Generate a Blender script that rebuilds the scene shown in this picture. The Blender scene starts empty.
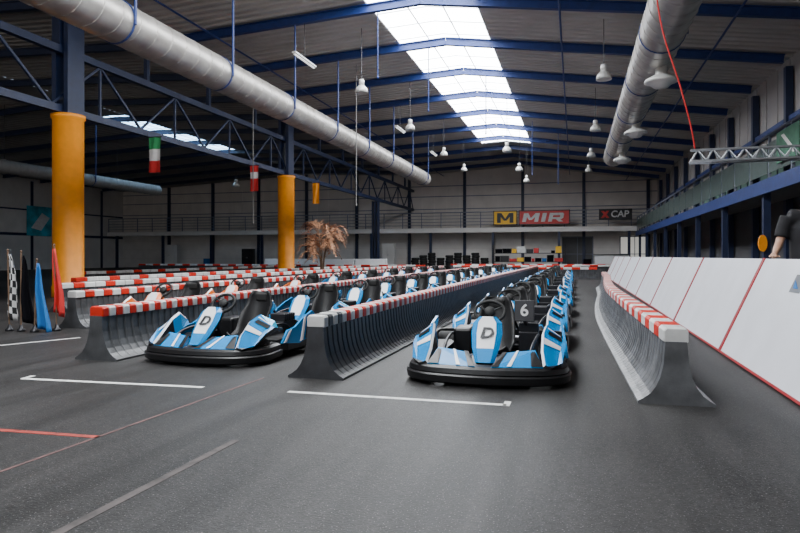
import bpy, math, random
from mathutils import Vector, Matrix
random.seed(7)
C = bpy.context.scene.collection
PI = math.pi
ORD = ['first','second','third','fourth','fifth','sixth','seventh','eighth','ninth','tenth','eleventh','twelfth','thirteenth','fourteenth','fifteenth']

# ------------------------------------------------------------------ materials
def mat(name, col, rough=0.5, metal=0.0, var=0.0, scale=6.0, emit=0.0, ecol=None, spec=None, bump=0.0, bscale=60):
    m = bpy.data.materials.new(name); m.use_nodes = True
    nt = m.node_tree; b = nt.nodes['Principled BSDF']
    b.inputs['Base Color'].default_value = (*col, 1)
    b.inputs['Roughness'].default_value = rough
    b.inputs['Metallic'].default_value = metal
    if spec is not None: b.inputs['Specular IOR Level'].default_value = spec
    tc = nt.nodes.new('ShaderNodeTexCoord')
    if var > 0:
        n = nt.nodes.new('ShaderNodeTexNoise'); n.inputs['Scale'].default_value = scale; n.inputs['Detail'].default_value = 4
        r = nt.nodes.new('ShaderNodeValToRGB')
        r.color_ramp.elements[0].position = .3; r.color_ramp.elements[1].position = .7
        r.color_ramp.elements[0].color = (*[c*(1-var) for c in col], 1)
        r.color_ramp.elements[1].color = (*[min(1, c*(1+var)) for c in col], 1)
        nt.links.new(tc.outputs['Object'], n.inputs['Vector'])
        nt.links.new(n.outputs['Fac'], r.inputs['Fac']); nt.links.new(r.outputs['Color'], b.inputs['Base Color'])
    if bump > 0:
        n2 = nt.nodes.new('ShaderNodeTexNoise'); n2.inputs['Scale'].default_value = bscale
        bp = nt.nodes.new('ShaderNodeBump'); bp.inputs['Strength'].default_value = bump; bp.inputs['Distance'].default_value = .01
        nt.links.new(tc.outputs['Object'], n2.inputs['Vector'])
        nt.links.new(n2.outputs['Fac'], bp.inputs['Height']); nt.links.new(bp.outputs['Normal'], b.inputs['Normal'])
    if emit > 0:
        b.inputs['Emission Color'].default_value = (*(ecol or col), 1); b.inputs['Emission Strength'].default_value = emit
    return m
M = {}
M['black'] = mat('black_plastic', (.006,.006,.007), .38, var=.2, spec=.4)
M['rubber'] = mat('rubber', (.009,.009,.009), .75, var=.2)
M['blue'] = mat('kart_blue', (.0,.205,.52), .25, var=.05, spec=.35)
M['pale'] = mat('kart_pale_blue', (.0,.42,.72), .25, var=.05, spec=.35)
M['orange_k'] = mat('kart_orange', (.80,.15,.008), .3, var=.06)
M['white'] = mat('white_plastic', (.78,.79,.81), .35, var=.04)
M['steel'] = mat('steel', (.35,.36,.38), .35, .9, var=.1)
M['darkmetal'] = mat('dark_metal', (.03,.03,.034), .4, .6, var=.1)
M['seat'] = mat('seat_shell', (.010,.010,.011), .5, var=.2, spec=.3)
M['barrier'] = mat('barrier_grey', (.027,.028,.032), .45, var=.5, scale=5, bump=.2)
M['barrier_mid'] = mat('barrier_mid_grey', (.046,.048,.052), .45, var=.5, scale=5, bump=.2)
M['barrier_worn'] = mat('barrier_worn_grey', (.088,.09,.096), .42, var=.5, scale=4, bump=.2)
M['cap_red'] = mat('cap_red', (.54,.018,.006), .5, var=.3, scale=3, spec=.3)
M['cap_white'] = mat('cap_white', (.60,.60,.59), .5, var=.25, scale=3, spec=.3)
M['board'] = mat('white_board', (.66,.68,.74), .4, var=.05, scale=2)
M['red'] = mat('red_strip', (.30,.006,.012), .5, var=.1)
M['orange'] = mat('orange_paint', (.95,.32,.004), .45, var=.06)
M['navy'] = mat('navy_steel', (.007,.016,.056), .5, var=.15)
M['bluesteel'] = mat('blue_steel', (.007,.028,.15), .5, var=.15)
M['galv'] = mat('galvanised_duct', (.36,.34,.32), .40, .55, var=.22, scale=3)
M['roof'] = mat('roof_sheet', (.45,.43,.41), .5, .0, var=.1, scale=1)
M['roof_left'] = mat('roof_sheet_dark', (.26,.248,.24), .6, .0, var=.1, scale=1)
M['wall_up'] = mat('wall_sheeting', (.66,.61,.57), .6, var=.08, scale=1)
M['wall_low'] = mat('lower_wall', (.72,.69,.66), .6, var=.08, scale=1)
M['wall_left'] = mat('left_wall', (.62,.59,.56), .6, var=.08, scale=1)
M['wall_dark'] = mat('dark_wall', (.07,.07,.075), .6, var=.15, scale=1)
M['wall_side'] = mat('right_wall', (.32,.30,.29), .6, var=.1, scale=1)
M['pale_band'] = mat('pale_band', (.70,.68,.66), .6, var=.06, scale=1)
M['lamp'] = mat('lamp_grey', (.62,.62,.60), .35, .2, var=.05)
M['paint_w'] = mat('floor_paint_white', (.64,.64,.62), .6, var=.2, scale=14)
M['paint_r'] = mat('floor_paint_red', (.28,.03,.02), .6, var=.4, scale=14)
M['paint_f'] = mat('floor_paint_faded', (.050,.040,.039), .7, var=.6, scale=9)
M['paint_p'] = mat('floor_paint_faded_red', (.085,.040,.038), .7, var=.6, scale=9)
M['skin'] = mat('skin', (.50,.29,.20), .5, var=.06)
M['shirt'] = mat('black_cotton', (.012,.012,.015), .85, var=.2)
M['jeans'] = mat('denim', (.03,.045,.09), .85, var=.2)
M['hair'] = mat('hair', (.05,.03,.02), .6, var=.2)
M['frond'] = mat('dry_frond', (.42,.21,.115), .8, var=.45)
M['bark'] = mat('bark', (.13,.08,.05), .9, var=.3)
M['yellow'] = mat('yellow_sign', (.88,.50,.01), .5, var=.04)
M['sign_red'] = mat('sign_red', (.55,.02,.02), .5, var=.04)
M['sign_dark'] = mat('sign_dark', (.016,.016,.02), .5, var=.04)
M['faint'] = mat('sticker_grey', (.12,.13,.15), .5, var=.1)
M['teal'] = mat('poster_teal', (.05,.38,.50), .5, var=.5, scale=1.2)
M['green'] = mat('flag_green', (.02,.25,.08), .8, var=.1)
M['green_dull'] = mat('banner_green', (.06,.17,.11), .8, var=.2)
M['flag_red'] = mat('flag_red', (.50,.015,.015), .8, var=.1)
M['flag_white'] = mat('flag_white', (.65,.65,.65), .8, var=.1)
M['flag_blue'] = mat('flag_blue', (.01,.13,.40), .8, var=.1)
M['flag_black'] = mat('flag_black', (.005,.005,.007), .9, var=.1, spec=.05)
M['rail'] = mat('railing_grey', (.15,.17,.23), .5, var=.1)
M['infill'] = mat('railing_infill', (.055,.085,.08), .35, var=.2)
M['deck'] = mat('gallery_deck', (.18,.175,.17), .7, var=.1)
M['sky1'] = mat('skylight_glass', (.9,.95,1), .4, emit=19.0, ecol=(.95,.98,1.0))
M['sky2'] = mat('skylight_blue', (.6,.8,1), .4, emit=7.0, ecol=(.42,.70,1.0))
M['tube'] = mat('tube_light', (.9,.9,.88), .4, emit=.6)
M['alu'] = mat('aluminium', (.40,.42,.45), .35, .8, var=.05)
M['glass'] = mat('green_glass', (.12,.22,.19), .2, var=.3, scale=1.5, emit=.10, ecol=(.45,.75,.64))
M['lit_glass'] = mat('lit_door_glass', (.6,.6,.58), .3, emit=.35, ecol=(1,.97,.9))

def floor_mat():
    m = bpy.data.materials.new('dark_floor'); m.use_nodes = True
    nt = m.node_tree; b = nt.nodes['Principled BSDF']; L = nt.links.new
    tc = nt.nodes.new('ShaderNodeTexCoord')
    def noise(scale, det, sc=None, dist=0):
        n = nt.nodes.new('ShaderNodeTexNoise'); n.inputs['Scale'].default_value = scale; n.inputs['Detail'].default_value = det; n.inputs['Distortion'].default_value = dist
        if sc:
            mp = nt.nodes.new('ShaderNodeMapping'); mp.inputs['Scale'].default_value = sc; L(tc.outputs['Object'], mp.inputs['Vector']); L(mp.outputs['Vector'], n.inputs['Vector'])
        else: L(tc.outputs['Object'], n.inputs['Vector'])
        return n.outputs['Fac']
    def madd(a, k, c):
        x = nt.nodes.new('ShaderNodeMath'); x.operation = 'MULTIPLY_ADD'; L(a, x.inputs[0]); x.inputs[1].default_value = k
        if isinstance(c, (int, float)): x.inputs[2].default_value = c
        else: L(c, x.inputs[2])
        return x.outputs[0]
    def mrange(a, lo, hi, t0=0, t1=1):
        x = nt.nodes.new('ShaderNodeMapRange'); L(a, x.inputs[0]); x.inputs[1].default_value = lo; x.inputs[2].default_value = hi; x.inputs[3].default_value = t0; x.inputs[4].default_value = t1
        return x.outputs[0]
    big = noise(.55, 7); streak = noise(1.6, 5, (3.5,.4,1)); fine = noise(75, 3); grit = noise(26, 6)
    s = madd(big, 1.5, 0); s = madd(streak, 1.1, s); s = madd(fine, 1.5, s); s = madd(grit, 1.3, s)
    r = nt.nodes.new('ShaderNodeValToRGB'); L(mrange(s, 2.2, 3.2), r.inputs['Fac'])
    r.color_ramp.elements[0].color = (.0040,.0039,.0041,1); r.color_ramp.elements[1].color = (.036,.0343,.0343,1)
    # rubber tyre marks running along the lanes
    tm = mrange(noise(1.0, 2, (2.6,.16,1), .6), .56, .65)
    mk = nt.nodes.new('ShaderNodeMixRGB'); f = nt.nodes.new('ShaderNodeMath'); f.operation = 'MULTIPLY'; L(tm, f.inputs[0]); f.inputs[1].default_value = .55
    L(f.outputs[0], mk.inputs['Fac']); L(r.outputs['Color'], mk.inputs['Color1']); mk.inputs['Color2'].default_value = (.005,.005,.005,1)
    # pale specks
    sp = mrange(noise(110, 1), .67, .71)
    mx = nt.nodes.new('ShaderNodeMixRGB'); L(sp, mx.inputs['Fac']); L(mk.outputs['Color'], mx.inputs['Color1']); mx.inputs['Color2'].default_value = (.16,.155,.15,1)
    L(mx.outputs['Color'], b.inputs['Base Color']); b.inputs['Roughness'].default_value = .54
    b.inputs['Specular IOR Level'].default_value = .30
    bp = nt.nodes.new('ShaderNodeBump'); bp.inputs['Strength'].default_value = .5; bp.inputs['Distance'].default_value = .004
    L(fine, bp.inputs['Height']); L(bp.outputs['Normal'], b.inputs['Normal'])
    return m
M['floor'] = floor_mat()

def checker_mat():
    m = bpy.data.materials.new('checkered_cloth'); m.use_nodes = True
    nt = m.node_tree; b = nt.nodes['Principled BSDF']
    tc = nt.nodes.new('ShaderNodeTexCoord'); ck = nt.nodes.new('ShaderNodeTexChecker'); ck.inputs['Scale'].default_value = 1
    ck.inputs['Color1'].default_value = (.6,.6,.6,1); ck.inputs['Color2'].default_value = (.012,.012,.014,1)
    nt.links.new(tc.outputs['UV'], ck.inputs['Vector']); nt.links.new(ck.outputs['Color'], b.inputs['Base Color']); b.inputs['Roughness'].default_value = .85
    return m
M['check'] = checker_mat()

# ------------------------------------------------------------------ mesh builder
class MB:
    def __init__(s): s.v=[]; s.f=[]; s.m=[]; s.s=[]
    def add(s, vs, fs, mat=0, smooth=False):
        o = len(s.v); s.v += [tuple(v) for v in vs]
        for i, f in enumerate(fs):
            s.f.append(tuple(o+k for k in f)); s.m.append(mat[i] if isinstance(mat, list) else mat); s.s.append(smooth)
    def box(s, c, d, mat=0, rot=None):
        x,y,z = d[0]/2, d[1]/2, d[2]/2
        vs = [Vector((a*x,b*y,e*z)) for e in (-1,1) for a,b in ((-1,-1),(1,-1),(1,1),(-1,1))]
        if rot: vs = [rot @ v for v in vs]
        vs = [v + Vector(c) for v in vs]
        s.add(vs, [(3,2,1,0),(4,5,6,7),(0,1,5,4),(1,2,6,5),(2,3,7,6),(3,0,4,7)], mat)
    def bar(s, p, q, w, h, mat=0, up=(0,0,1)):
        p=Vector(p); q=Vector(q); t=(q-p).normalized(); up=Vector(up)
        if abs(t.dot(up))>.99: up=Vector((1,0,0))
        r=t.cross(up).normalized(); u=r.cross(t)
        vs=[e + r*a*w/2 + u*b*h/2 for e in (p,q) for a,b in ((-1,-1),(1,-1),(1,1),(-1,1))]
        s.add(vs, [(0,1,2,3),(7,6,5,4),(4,5,1,0),(5,6,2,1),(6,7,3,2),(7,4,0,3)], mat)
    def ibeam(s, p, q, w, h, mat=0, t=.03):
        p=Vector(p); q=Vector(q)
        u=Vector((0,0,1)); tt=(q-p).normalized(); r=tt.cross(u).normalized(); u=r.cross(tt)
        s.bar(p+u*(h/2-t/2), q+u*(h/2-t/2), w, t, mat); s.bar(p-u*(h/2-t/2), q-u*(h/2-t/2), w, t, mat); s.bar(p, q, t*.8, h-2*t, mat)
    def tube(s, pts, r, n=8, mat=0, caps=True, closed=False):
        pts=[Vector(p) for p in pts]; N=len(pts)
        rs = r if isinstance(r,(list,tuple)) else [r]*N
        rings=[]; prev=None
        for i,p in enumerate(pts):
            if closed: t=pts[(i+1)%N]-pts[i-1]
            else: t=pts[min(i+1,N-1)]-pts[max(i-1,0)]
            t.normalize()
            if prev is None:
                a=Vector((0,0,1)) if abs(t.z)<.9 else Vector((1,0,0)); nrm=t.cross(a).normalized()
            else:
                nrm=(prev-t*prev.dot(t))
                nrm = nrm.normalized() if nrm.length>1e-6 else t.orthogonal().normalized()
            prev=nrm; b=t.cross(nrm)
            rings.append([p+(nrm*math.cos(2*PI*k/n)+b*math.sin(2*PI*k/n))*rs[i] for k in range(n)])
        vs=[v for ring in rings for v in ring]; fs=[]
        for i in range(N if closed else N-1):
            j=(i+1)%N
            for k in range(n): fs.append((i*n+k, i*n+(k+1)%n, j*n+(k+1)%n, j*n+k))
        s.add(vs,fs,mat,True)
        if caps and not closed:
            s.add(rings[0],[tuple(range(n-1,-1,-1))],mat); s.add(rings[-1],[tuple(range(n))],mat)
    def lathe(s, prof, c=(0,0,0), n=20, mat=0, rot=None, smooth=True):
        vs=[]
        for r,z in prof:
            for k in range(n):
                v=Vector((r*math.cos(2*PI*k/n), r*math.sin(2*PI*k/n), z))
                vs.append((rot@v if rot else v)+Vector(c))
        fs=[(i*n+k,i*n+(k+1)%n,(i+1)*n+(k+1)%n,(i+1)*n+k) for i in range(len(prof)-1) for k in range(n)]
        s.add(vs,fs,mat,smooth)
    def loft(s, secs, mat=0, closed=True, caps=True, smooth=True):
        n=len(secs[0]); vs=[p for sec in secs for p in sec]; fs=[]; ms=[]
        for i in range(len(secs)-1):
            for k in range(n if closed else n-1):
                fs.append((i*n+k,i*n+(k+1)%n,(i+1)*n+(k+1)%n,(i+1)*n+k)); ms.append(mat(i,k) if callable(mat) else mat)
        s.add(vs,fs,ms,smooth)
        if caps and closed:
            s.add(secs[0],[tuple(range(n-1,-1,-1))],mat(0,0) if callable(mat) else mat)
            s.add(secs[-1],[tuple(range(n))],mat(len(secs)-2,0) if callable(mat) else mat)
    def crisp(s, secs, mat=0):
        n=len(secs[0])
        for k in range(n):
            kk=(k+1)%n; vs=[]; 
            for sec in secs: vs += [sec[k],sec[kk]]
            s.add(vs,[(2*i,2*i+1,2*i+3,2*i+2) for i in range(len(secs)-1)],mat,True)
        s.add(secs[0],[tuple(range(n-1,-1,-1))],mat); s.add(secs[-1],[tuple(range(n))],mat)
    def prism(s, pts, off, mat=0):
        n=len(pts); a=[Vector(p) for p in pts]; b=[p+Vector(off) for p in a]
        s.add(a+b,[tuple(range(n-1,-1,-1)),tuple(range(n,2*n))]+[(k,(k+1)%n,n+(k+1)%n,n+k) for k in range(n)],mat)
    def ell(s, c, r, n=14, m=8, mat=0):
        vs=[]
        for i in range(m+1):
            t=PI*i/m
            for k in range(n): vs.append(Vector((c[0]+r[0]*math.sin(t)*math.cos(2*PI*k/n), c[1]+r[1]*math.sin(t)*math.sin(2*PI*k/n), c[2]-r[2]*math.cos(t))))
        s.add(vs,[(i*n+k,i*n+(k+1)%n,(i+1)*n+(k+1)%n,(i+1)*n+k) for i in range(m) for k in range(n)],mat,True)
    def build(s, name, mats, parent=None, bevel=0):
        me=bpy.data.meshes.new(name); me.from_pydata(s.v,[],s.f)
        if not isinstance(mats,(list,tuple)): mats=[mats]
        for m in mats: me.materials.append(M[m] if isinstance(m,str) else m)
        for i,p in enumerate(me.polygons): p.material_index=s.m[i]; p.use_smooth=s.s[i]
        me.update()
        o=bpy.data.objects.new(name,me); C.objects.link(o)
        if parent: o.parent=parent
        if bevel:
            b=o.modifiers.new('Bevel','BEVEL'); b.width=bevel; b.segments=2; b.limit_method='ANGLE'; b.angle_limit=.7
        return o
def thing(name, label, cat, loc=(0,0,0), rz=0, group=None):
    o=bpy.data.objects.new(name,None); C.objects.link(o); o.location=loc; o.rotation_euler=(0,0,rz); o.empty_display_size=.2
    return tag(o,label,cat,group)
def tag(o,label,cat,group=None):
    o['label']=label; o['category']=cat
    if group: o['group']=group
    return o
def struct(o): o['kind']='structure'; return o
def copy_tree(o, parent=None):
    c=o.copy(); C.objects.link(c)
    if parent: c.parent=parent
    for ch in list(o.children): copy_tree(ch,c)
    return c
def text_obj(txt, size, name, m, parent=None, ext=.003, shear=0, offset=0.0):
    cu=bpy.data.curves.new('t','FONT'); cu.body=txt; cu.size=size; cu.extrude=ext; cu.align_x='CENTER'; cu.align_y='CENTER'; cu.shear=shear; cu.offset=offset
    t=bpy.data.objects.new('t',cu); C.objects.link(t); bpy.context.view_layer.update()
    me=bpy.data.meshes.new_from_object(t.evaluated_get(bpy.context.evaluated_depsgraph_get()))
    bpy.data.objects.remove(t); me.materials.clear(); me.materials.append(M[m])
    o=bpy.data.objects.new(name,me); C.objects.link(o)
    if parent: o.parent=parent
    return o
def smooth_path(pts, n=6):
    P=[Vector(p) for p in pts]; out=[]
    for i in range(len(P)-1):
        a=P[max(i-1,0)];b=P[i];c=P[i+1];d=P[min(i+2,len(P)-1)]
        for k in range(n):
            t=k/n; out.append(.5*((2*b)+(c-a)*t+(2*a-5*b+4*c-d)*t*t+(3*b-a-3*c+d)*t**3))
    out.append(P[-1]); return out
def sweep_secs(path, sec):
    secs=[]; N=len(path)
    for i,p in enumerate(path):
        t=path[min(i+1,N-1)]-path[max(i-1,0)]; t.z=0; t.normalize(); n=Vector((t.y,-t.x,0))
        secs.append([p+n*a+Vector((0,0,b)) for a,b in sec])
    return secs

# ------------------------------------------------------------------ setting
XL, XC, XR, XG = -44.0, -13.6, 6.3, 4.5
Y0, Y1 = -8.0, 53.0
YG = Y1-2.4                      # front edge of the back gallery
RIDGE, RL = -4.3, -24.0
def zr(x):     # roof surface of the main nave and of the left nave
    if x>=RIDGE: return 8.68+(7.15-8.68)*(x-RIDGE)/(XR-RIDGE)
    if x>=XC: return 8.68+(8.22-8.68)*(x-RIDGE)/(XC-RIDGE)
    if x>=RL: return 8.22+(8.68-8.22)*(XC-x)/(XC-RL)
    return 8.68+(7.6-8.68)*(x-RL)/(XL-RL)
b=MB(); b.box(((XL+XR)/2,(Y0+Y1)/2,-.05),(XR-XL+.4,Y1-Y0+.4,.1)); struct(b.build('floor','floor'))
def roof_strip(xs):
    b=MB(); ys=[]; y=Y0; pitch=.36
    while y<Y1-.36: ys += [(y,0),(y+.14,0),(y+.19,.06),(y+.31,.06)]; y+=pitch
    ys.append((Y1,0))
    vs=[]; n=len(xs)
    for y,dz in ys:
        for x in xs: vs.append((x,y,zr(x)+dz))
    fs=[(i*n+k,(i+1)*n+k,(i+1)*n+k+1,i*n+k+1) for i in range(len(ys)-1) for k in range(n-1)]
    b.add(vs,fs); return b
SL0, SL1 = -24.9, -23.1
struct(roof_strip([-2.75,1.5,XR]).build('ceiling','roof'))
struct(roof_strip([XC,-9.5,-5.95]).build('ceiling','roof'))
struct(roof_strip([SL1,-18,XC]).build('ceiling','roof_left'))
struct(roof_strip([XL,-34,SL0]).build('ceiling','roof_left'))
# skylights: glazing and bars
def skylight(name, xa, xb, ya, yb, m, rm='roof'):
    xm=(xa+xb)/2; b=MB()
    b.add([(x,y,zr(x)+.06) for y in (ya,yb) for x in (xa,xm,xb)],[(0,1,4,3),(1,2,5,4)])
    w=struct(b.build(name,m))
    g=MB(); y=ya
    while y<yb:
        for p,q in ((xa,xm),(xm,xb)): g.bar((p,y,zr(p)+.035),(q,y,zr(q)+.035),.035,.03)
        y+=1.2
    for x in (xa,xa+(xb-xa)/3,xa+2*(xb-xa)/3,xb): g.bar((x,ya,zr(x)+.035),(x,yb,zr(x)+.035),.04,.03)
    g.build('glazing_bar','white',w)
    e=MB()
    for y,c in ((Y1-.02,yb),(Y0,ya)):
        lo,hi=min(y,c),max(y,c)
        if hi-lo>.05: e.add([(xa,lo,zr(xa)),(xm,lo,zr(xm)),(xb,lo,zr(xb)),(xa,hi,zr(xa)),(xm,hi,zr(xm)),(xb,hi,zr(xb))],[(0,1,4,3),(1,2,5,4)])
    e.build('end_flashing',rm,w)
skylight('window_1',-5.95,-2.75,Y0,41.4,'sky1')
skylight('window_2',SL0,SL1,28.0,40.0,'sky2','roof_left')
# back wall: sheeting above, pale panels below
b=MB()
xs=[XL,RL,XC,RIDGE,XR]
for i in range(4):
    a,c=xs[i],xs[i+1]; b.prism([(a,Y1,3.4),(c,Y1,3.4),(c,Y1,zr(c)+.06),(a,Y1,zr(a)+.06)],(0,.12,0),0)
b.box(((XL+XR)/2,Y1+.06,1.7),(XR-XL,.12,3.4),1)
x=XL+.3
while x<XR: b.box((x,Y1-.01,5.4),(.05,.03,4.0),0); x+=1.1
for z in (5.2,6.3,7.2): b.box(((XL+XR)/2,Y1-.012,z),(XR-XL-.02,.03,.07),2)
for z in (.9,1.8,2.6): b.box(((XL+XR)/2,Y1-.01,z),(XR-XL-.02,.02,.035),0)
struct(b.build('wall_back',['wall_up','wall_low','rail']))
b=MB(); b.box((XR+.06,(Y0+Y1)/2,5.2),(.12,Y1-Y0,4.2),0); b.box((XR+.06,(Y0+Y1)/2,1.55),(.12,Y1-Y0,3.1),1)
y=Y0+.6
while y<Y1: b.box((XR-.01,y,5.1),(.03,.05,4.0),0); y+=1.2
struct(b.build('wall_right',['wall_side','wall_dark']))
b=MB(); b.box((XL-.06,(Y0+Y1)/2,5.7),(.12,Y1-Y0,5.4),0); b.box((XL-.06,(Y0+Y1)/2,1.5),(.12,Y1-Y0,3.0),1)
y=Y0+2
while y<Y1: b.box((XL+.04,y,3.7),(.12,.2,7.4),2); y+=4
b.box((XL+.03,(Y0+Y1)/2,2.95),(.08,Y1-Y0-.2,.22),2); b.box((XL+.03,(Y0+Y1)/2,5.0),(.08,Y1-Y0-.2,.12),2)
struct(b.build('wall_left',['wall_left','pale_band','navy']))
# window bands in the upper right wall
for n,y in enumerate((12.1,15.7,19.3,22.9,26.5,30.1,33.7)):
    b=MB(); b.box((XR-.03,y,3.95),(.05,3.0,1.5),0)
    for dy in (-1.5,-.5,.5,1.5): b.box((XR-.06,y+dy,3.95),(.05,.06,1.5),1)
    for z in (3.2,4.7): b.box((XR-.06,y,z),(.05,3.06,.06),1)
    struct(b.build('window_%d'%(n+3),['glass','rail']))
# wall posts in navy steel
k=1
for i in range(-6,5):
    x=-14.6+4.9*i+.6
    if x<XL+1 or x>XR-.5: continue
    b=MB(); b.box((x,Y1-.13,zr(x)/2-.01),(.24,.2,zr(x)-.04))
    struct(b.build('trim_%d'%k,'navy')); k+=1
for i in range(0,12):
    y=10.3+3.6*i
    b=MB(); b.box((XR-.14,y,3.4),(.2,.22,6.8)); struct(b.build('trim_%d'%k,'navy')); k+=1
b=MB(); b.box((XR-.1,(Y0+Y1)/2,5.2),(.14,Y1-Y0-.5,.22)); struct(b.build('trim_%d'%k,'bluesteel')); k+=1
# back wall openings
for n,(x,w,h,m) in enumerate([(.2,2.4,2.7,'wall_dark'),(4.6,2.2,2.7,'lit_glass')]):
    b=MB(); b.box((x,Y1-.03,h/2),(w,.06,h),0); b.box((x-w/2,Y1-.05,h/2),(.08,.1,h),1); b.box((x+w/2,Y1-.05,h/2),(.08,.1,h),1); b.box((x,Y1-.05,h),(w+.08,.1,.08),1); b.box((x,Y1-.06,h/2),(.05,.06,h),1); b.box((x,Y1-.06,1.3),(w,.06,.05),1)
    struct(b.build('door_%d'%(n+1),[m,'rail']))
# painted floor lines
def line(p,q,w,m):
    global k
    b=MB(); p=Vector((*p,0)); q=Vector((*q,0)); t=(q-p).normalized(); n=Vector((t.y,-t.x,0))*w/2
    b.prism([p-n,q-n,q+n,p+n],(0,0,.002)); struct(b.build('trim_%d'%k,m)); k+=1
line((-2.3,4.74),(-.5,4.76),.055,'paint_w'); line((-.5,4.73),(-.5,4.88),.05,'paint_w')
line((-4.9,4.58),(-3.08,4.70),.055,'paint_w'); line((-4.9,4.58),(-4.92,4.72),.05,'paint_w')
line((-7.0,6.2),(-6.6,7.1),.05,'paint_w')
line((-3.9,3.17),(-2.86,3.23),.045,'paint_r')
line((-2.95,1.4),(-2.78,5.2),.025,'paint_p'); line((-2.05,1.2),(-2.0,3.4),.05,'paint_f')

# ------------------------------------------------------------------ roof steel
for i in range(12):
    y=10.3+3.6*i
    b=MB()
    for x0,x1 in ((XC,RIDGE),(RIDGE,XR-.26)): b.ibeam((x0,y,zr(x0)-.14),(x1,y,zr(x1)-.14),.16,.26)
    o=b.build('roof_rafter','bluesteel'); tag(o,'blue steel roof rafter crossing the main hall, %s from the front'%ORD[i],'roof beam','rafters of the main hall')
for i in range(11):
    y=13.9+3.6*i
    b=MB()
    for x0,x1 in ((XL+.2,RL),(RL,XC-.3)): b.ibeam((x0,y,zr(x0)-.14),(x1,y,zr(x1)-.14),.16,.26)
    o=b.build('roof_rafter','navy'); tag(o,'dark navy rafter over the left bay beyond the orange columns, %s from the front'%ORD[i],'roof beam','rafters of the left bay')
# thin blue purlin pipes under the rafters
for x,l in ((-10.9,'thin blue pipe under the rafters left of the long duct'),(-.4,'thin blue pipe under the rafters just right of the skylight'),(3.9,'thin blue pipe under the rafters nearest the right wall')):
    b=MB(); z=zr(x)-.32; b.tube([(x,5,z),(x,Y1-.3,z)],.03,8)
    o=b.build('roof_pipe','bluesteel'); tag(o,l,'pipe')
# lattice girder along the column line
g=thing('lattice_girder','long navy lattice girder running over the orange columns','girder',(XC,0,5.05))
GL_=Y1-.3+8
b=MB(); b.box((0,-8+GL_/2,.12),(.18,GL_,.2)); b.build('bottom_chord','navy',g)
b=MB(); b.box((0,-8+GL_/2,1.75),(.18,GL_,.2)); b.build('top_chord','navy',g)
y=-8.0; up=True
while y<Y1-1:
    b=MB(); z0,z1=(.2,1.68) if up else (1.68,.2)
    b.bar((0,y,z0),(0,min(y+1.8,Y1-.4),z1),.065,.065,0,(1,0,0)); b.build('diagonal','navy',g); y+=1.8; up=not up
for i in range(18):
    if -6+3.6*i<Y1-.5:
        b=MB(); b.box((0,-6+3.6*i-.2,.95),(.065,.065,1.5)); b.build('upright','navy',g)
for i in range(18):
    yy=-7.7+3.6*i
    if yy<Y1-.5:
        b=MB(); b.box((0,yy,2.3),(.13,.13,.95)); b.build('stub_post','navy',g)
for y,l in ((14.2,'nearer thick orange round column at left under the lattice girder'),(27.8,'farther orange round column beside the dried palm'),(.6,'orange round column closest to the front of the hall')):
    t=thing('orange_column',l,'column',(XC,y,0),0,'orange columns')
    b=MB(); b.lathe([(.0,0),(.42,0),(.42,.3),(.40,.32),(.40,4.92),(.44,4.95),(.44,5.045),(0,5.045)],n=28); b.build('sleeve','orange',t)
    b=MB(); b.box((-.2,0,6.6),(.14,.6,3.1)); b.build('steel_cheek','navy',t)
    b=MB(); b.box((.2,0,6.6),(.14,.6,3.1)); b.build('steel_cheek','navy',t)
t=thing('steel_column','dark navy steel column under the girder beyond the dried palm','column',(XC,42.0,0))
b=MB(); b.box((0,0,2.5),(.08,.4,5.04)); 
for s in (-1,1): b.box((s*.2,0,2.5),(.05,.44,5.04))
b.build('shaft','navy',t)
b=MB(); b.box((0,0,.02),(.6,.6,.04)); b.build('base_plate','darkmetal',t)

# ducts
def duct(label, x, z, ya, yb, r, hang, outlets=(), m='galv'):
    t=thing('ventilation_duct',label,'duct',(x,ya,z))
    b=MB(); b.tube([(0,0,0),(0,yb-ya,0)],r,24); b.build('pipe',m,t)
    # spiral seam rib
    b=MB(); turns=(yb-ya)/.5; N=int(turns*14); hp=[]
    for i in range(N+1):
        a=2*PI*i/14; hp.append((r*math.cos(a),(yb-ya)*i/N,r*math.sin(a)))
    b.tube(hp,.018,4,caps=False); b.build('spiral_seam',m,t)
    for yy in hang:
        b=MB(); zt=zr(x)-.26-z
        b.tube([(r+.02,yy-ya,-.1),(r+.02,yy-ya,zt)],.03,8)
        b.lathe([(r+.003,-.02),(r+.02,-.02),(r+.02,.02),(r+.003,.02)],(0,yy-ya,0),24,rot=Matrix.Rotation(PI/2,3,'X')); b.build('hanger','bluesteel',t)
    for yy in outlets:
        b=MB(); b.lathe([(.12,0),(.12,-.18),(.2,-.22),(.34,-.30),(.36,-.36),(.30,-.38),(.22,-.42),(.16,-.48),(0,-.50)],(.12,yy-ya,-r+.06),22); b.build('air_outlet','lamp',t)
    return t
H=[10.3+3.6*i for i in range(12)]
duct('long galvanised duct hung at left of the skylight on blue hangers',-8.7,5.75,-6,36.3,.42,[3.1,6.7]+H[:8])
duct('galvanised duct right of the skylight with round air outlets beneath',1.75,5.8,-6,31,.45,[3.1,6.7]+H[:6],outlets=(9.1,15.1,21.2,27.1))
duct('distant grey duct in the left bay beyond the girder',-25.6,5.3,-6,34,.32,[H[1],H[3],H[5]],(),'deck')

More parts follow.
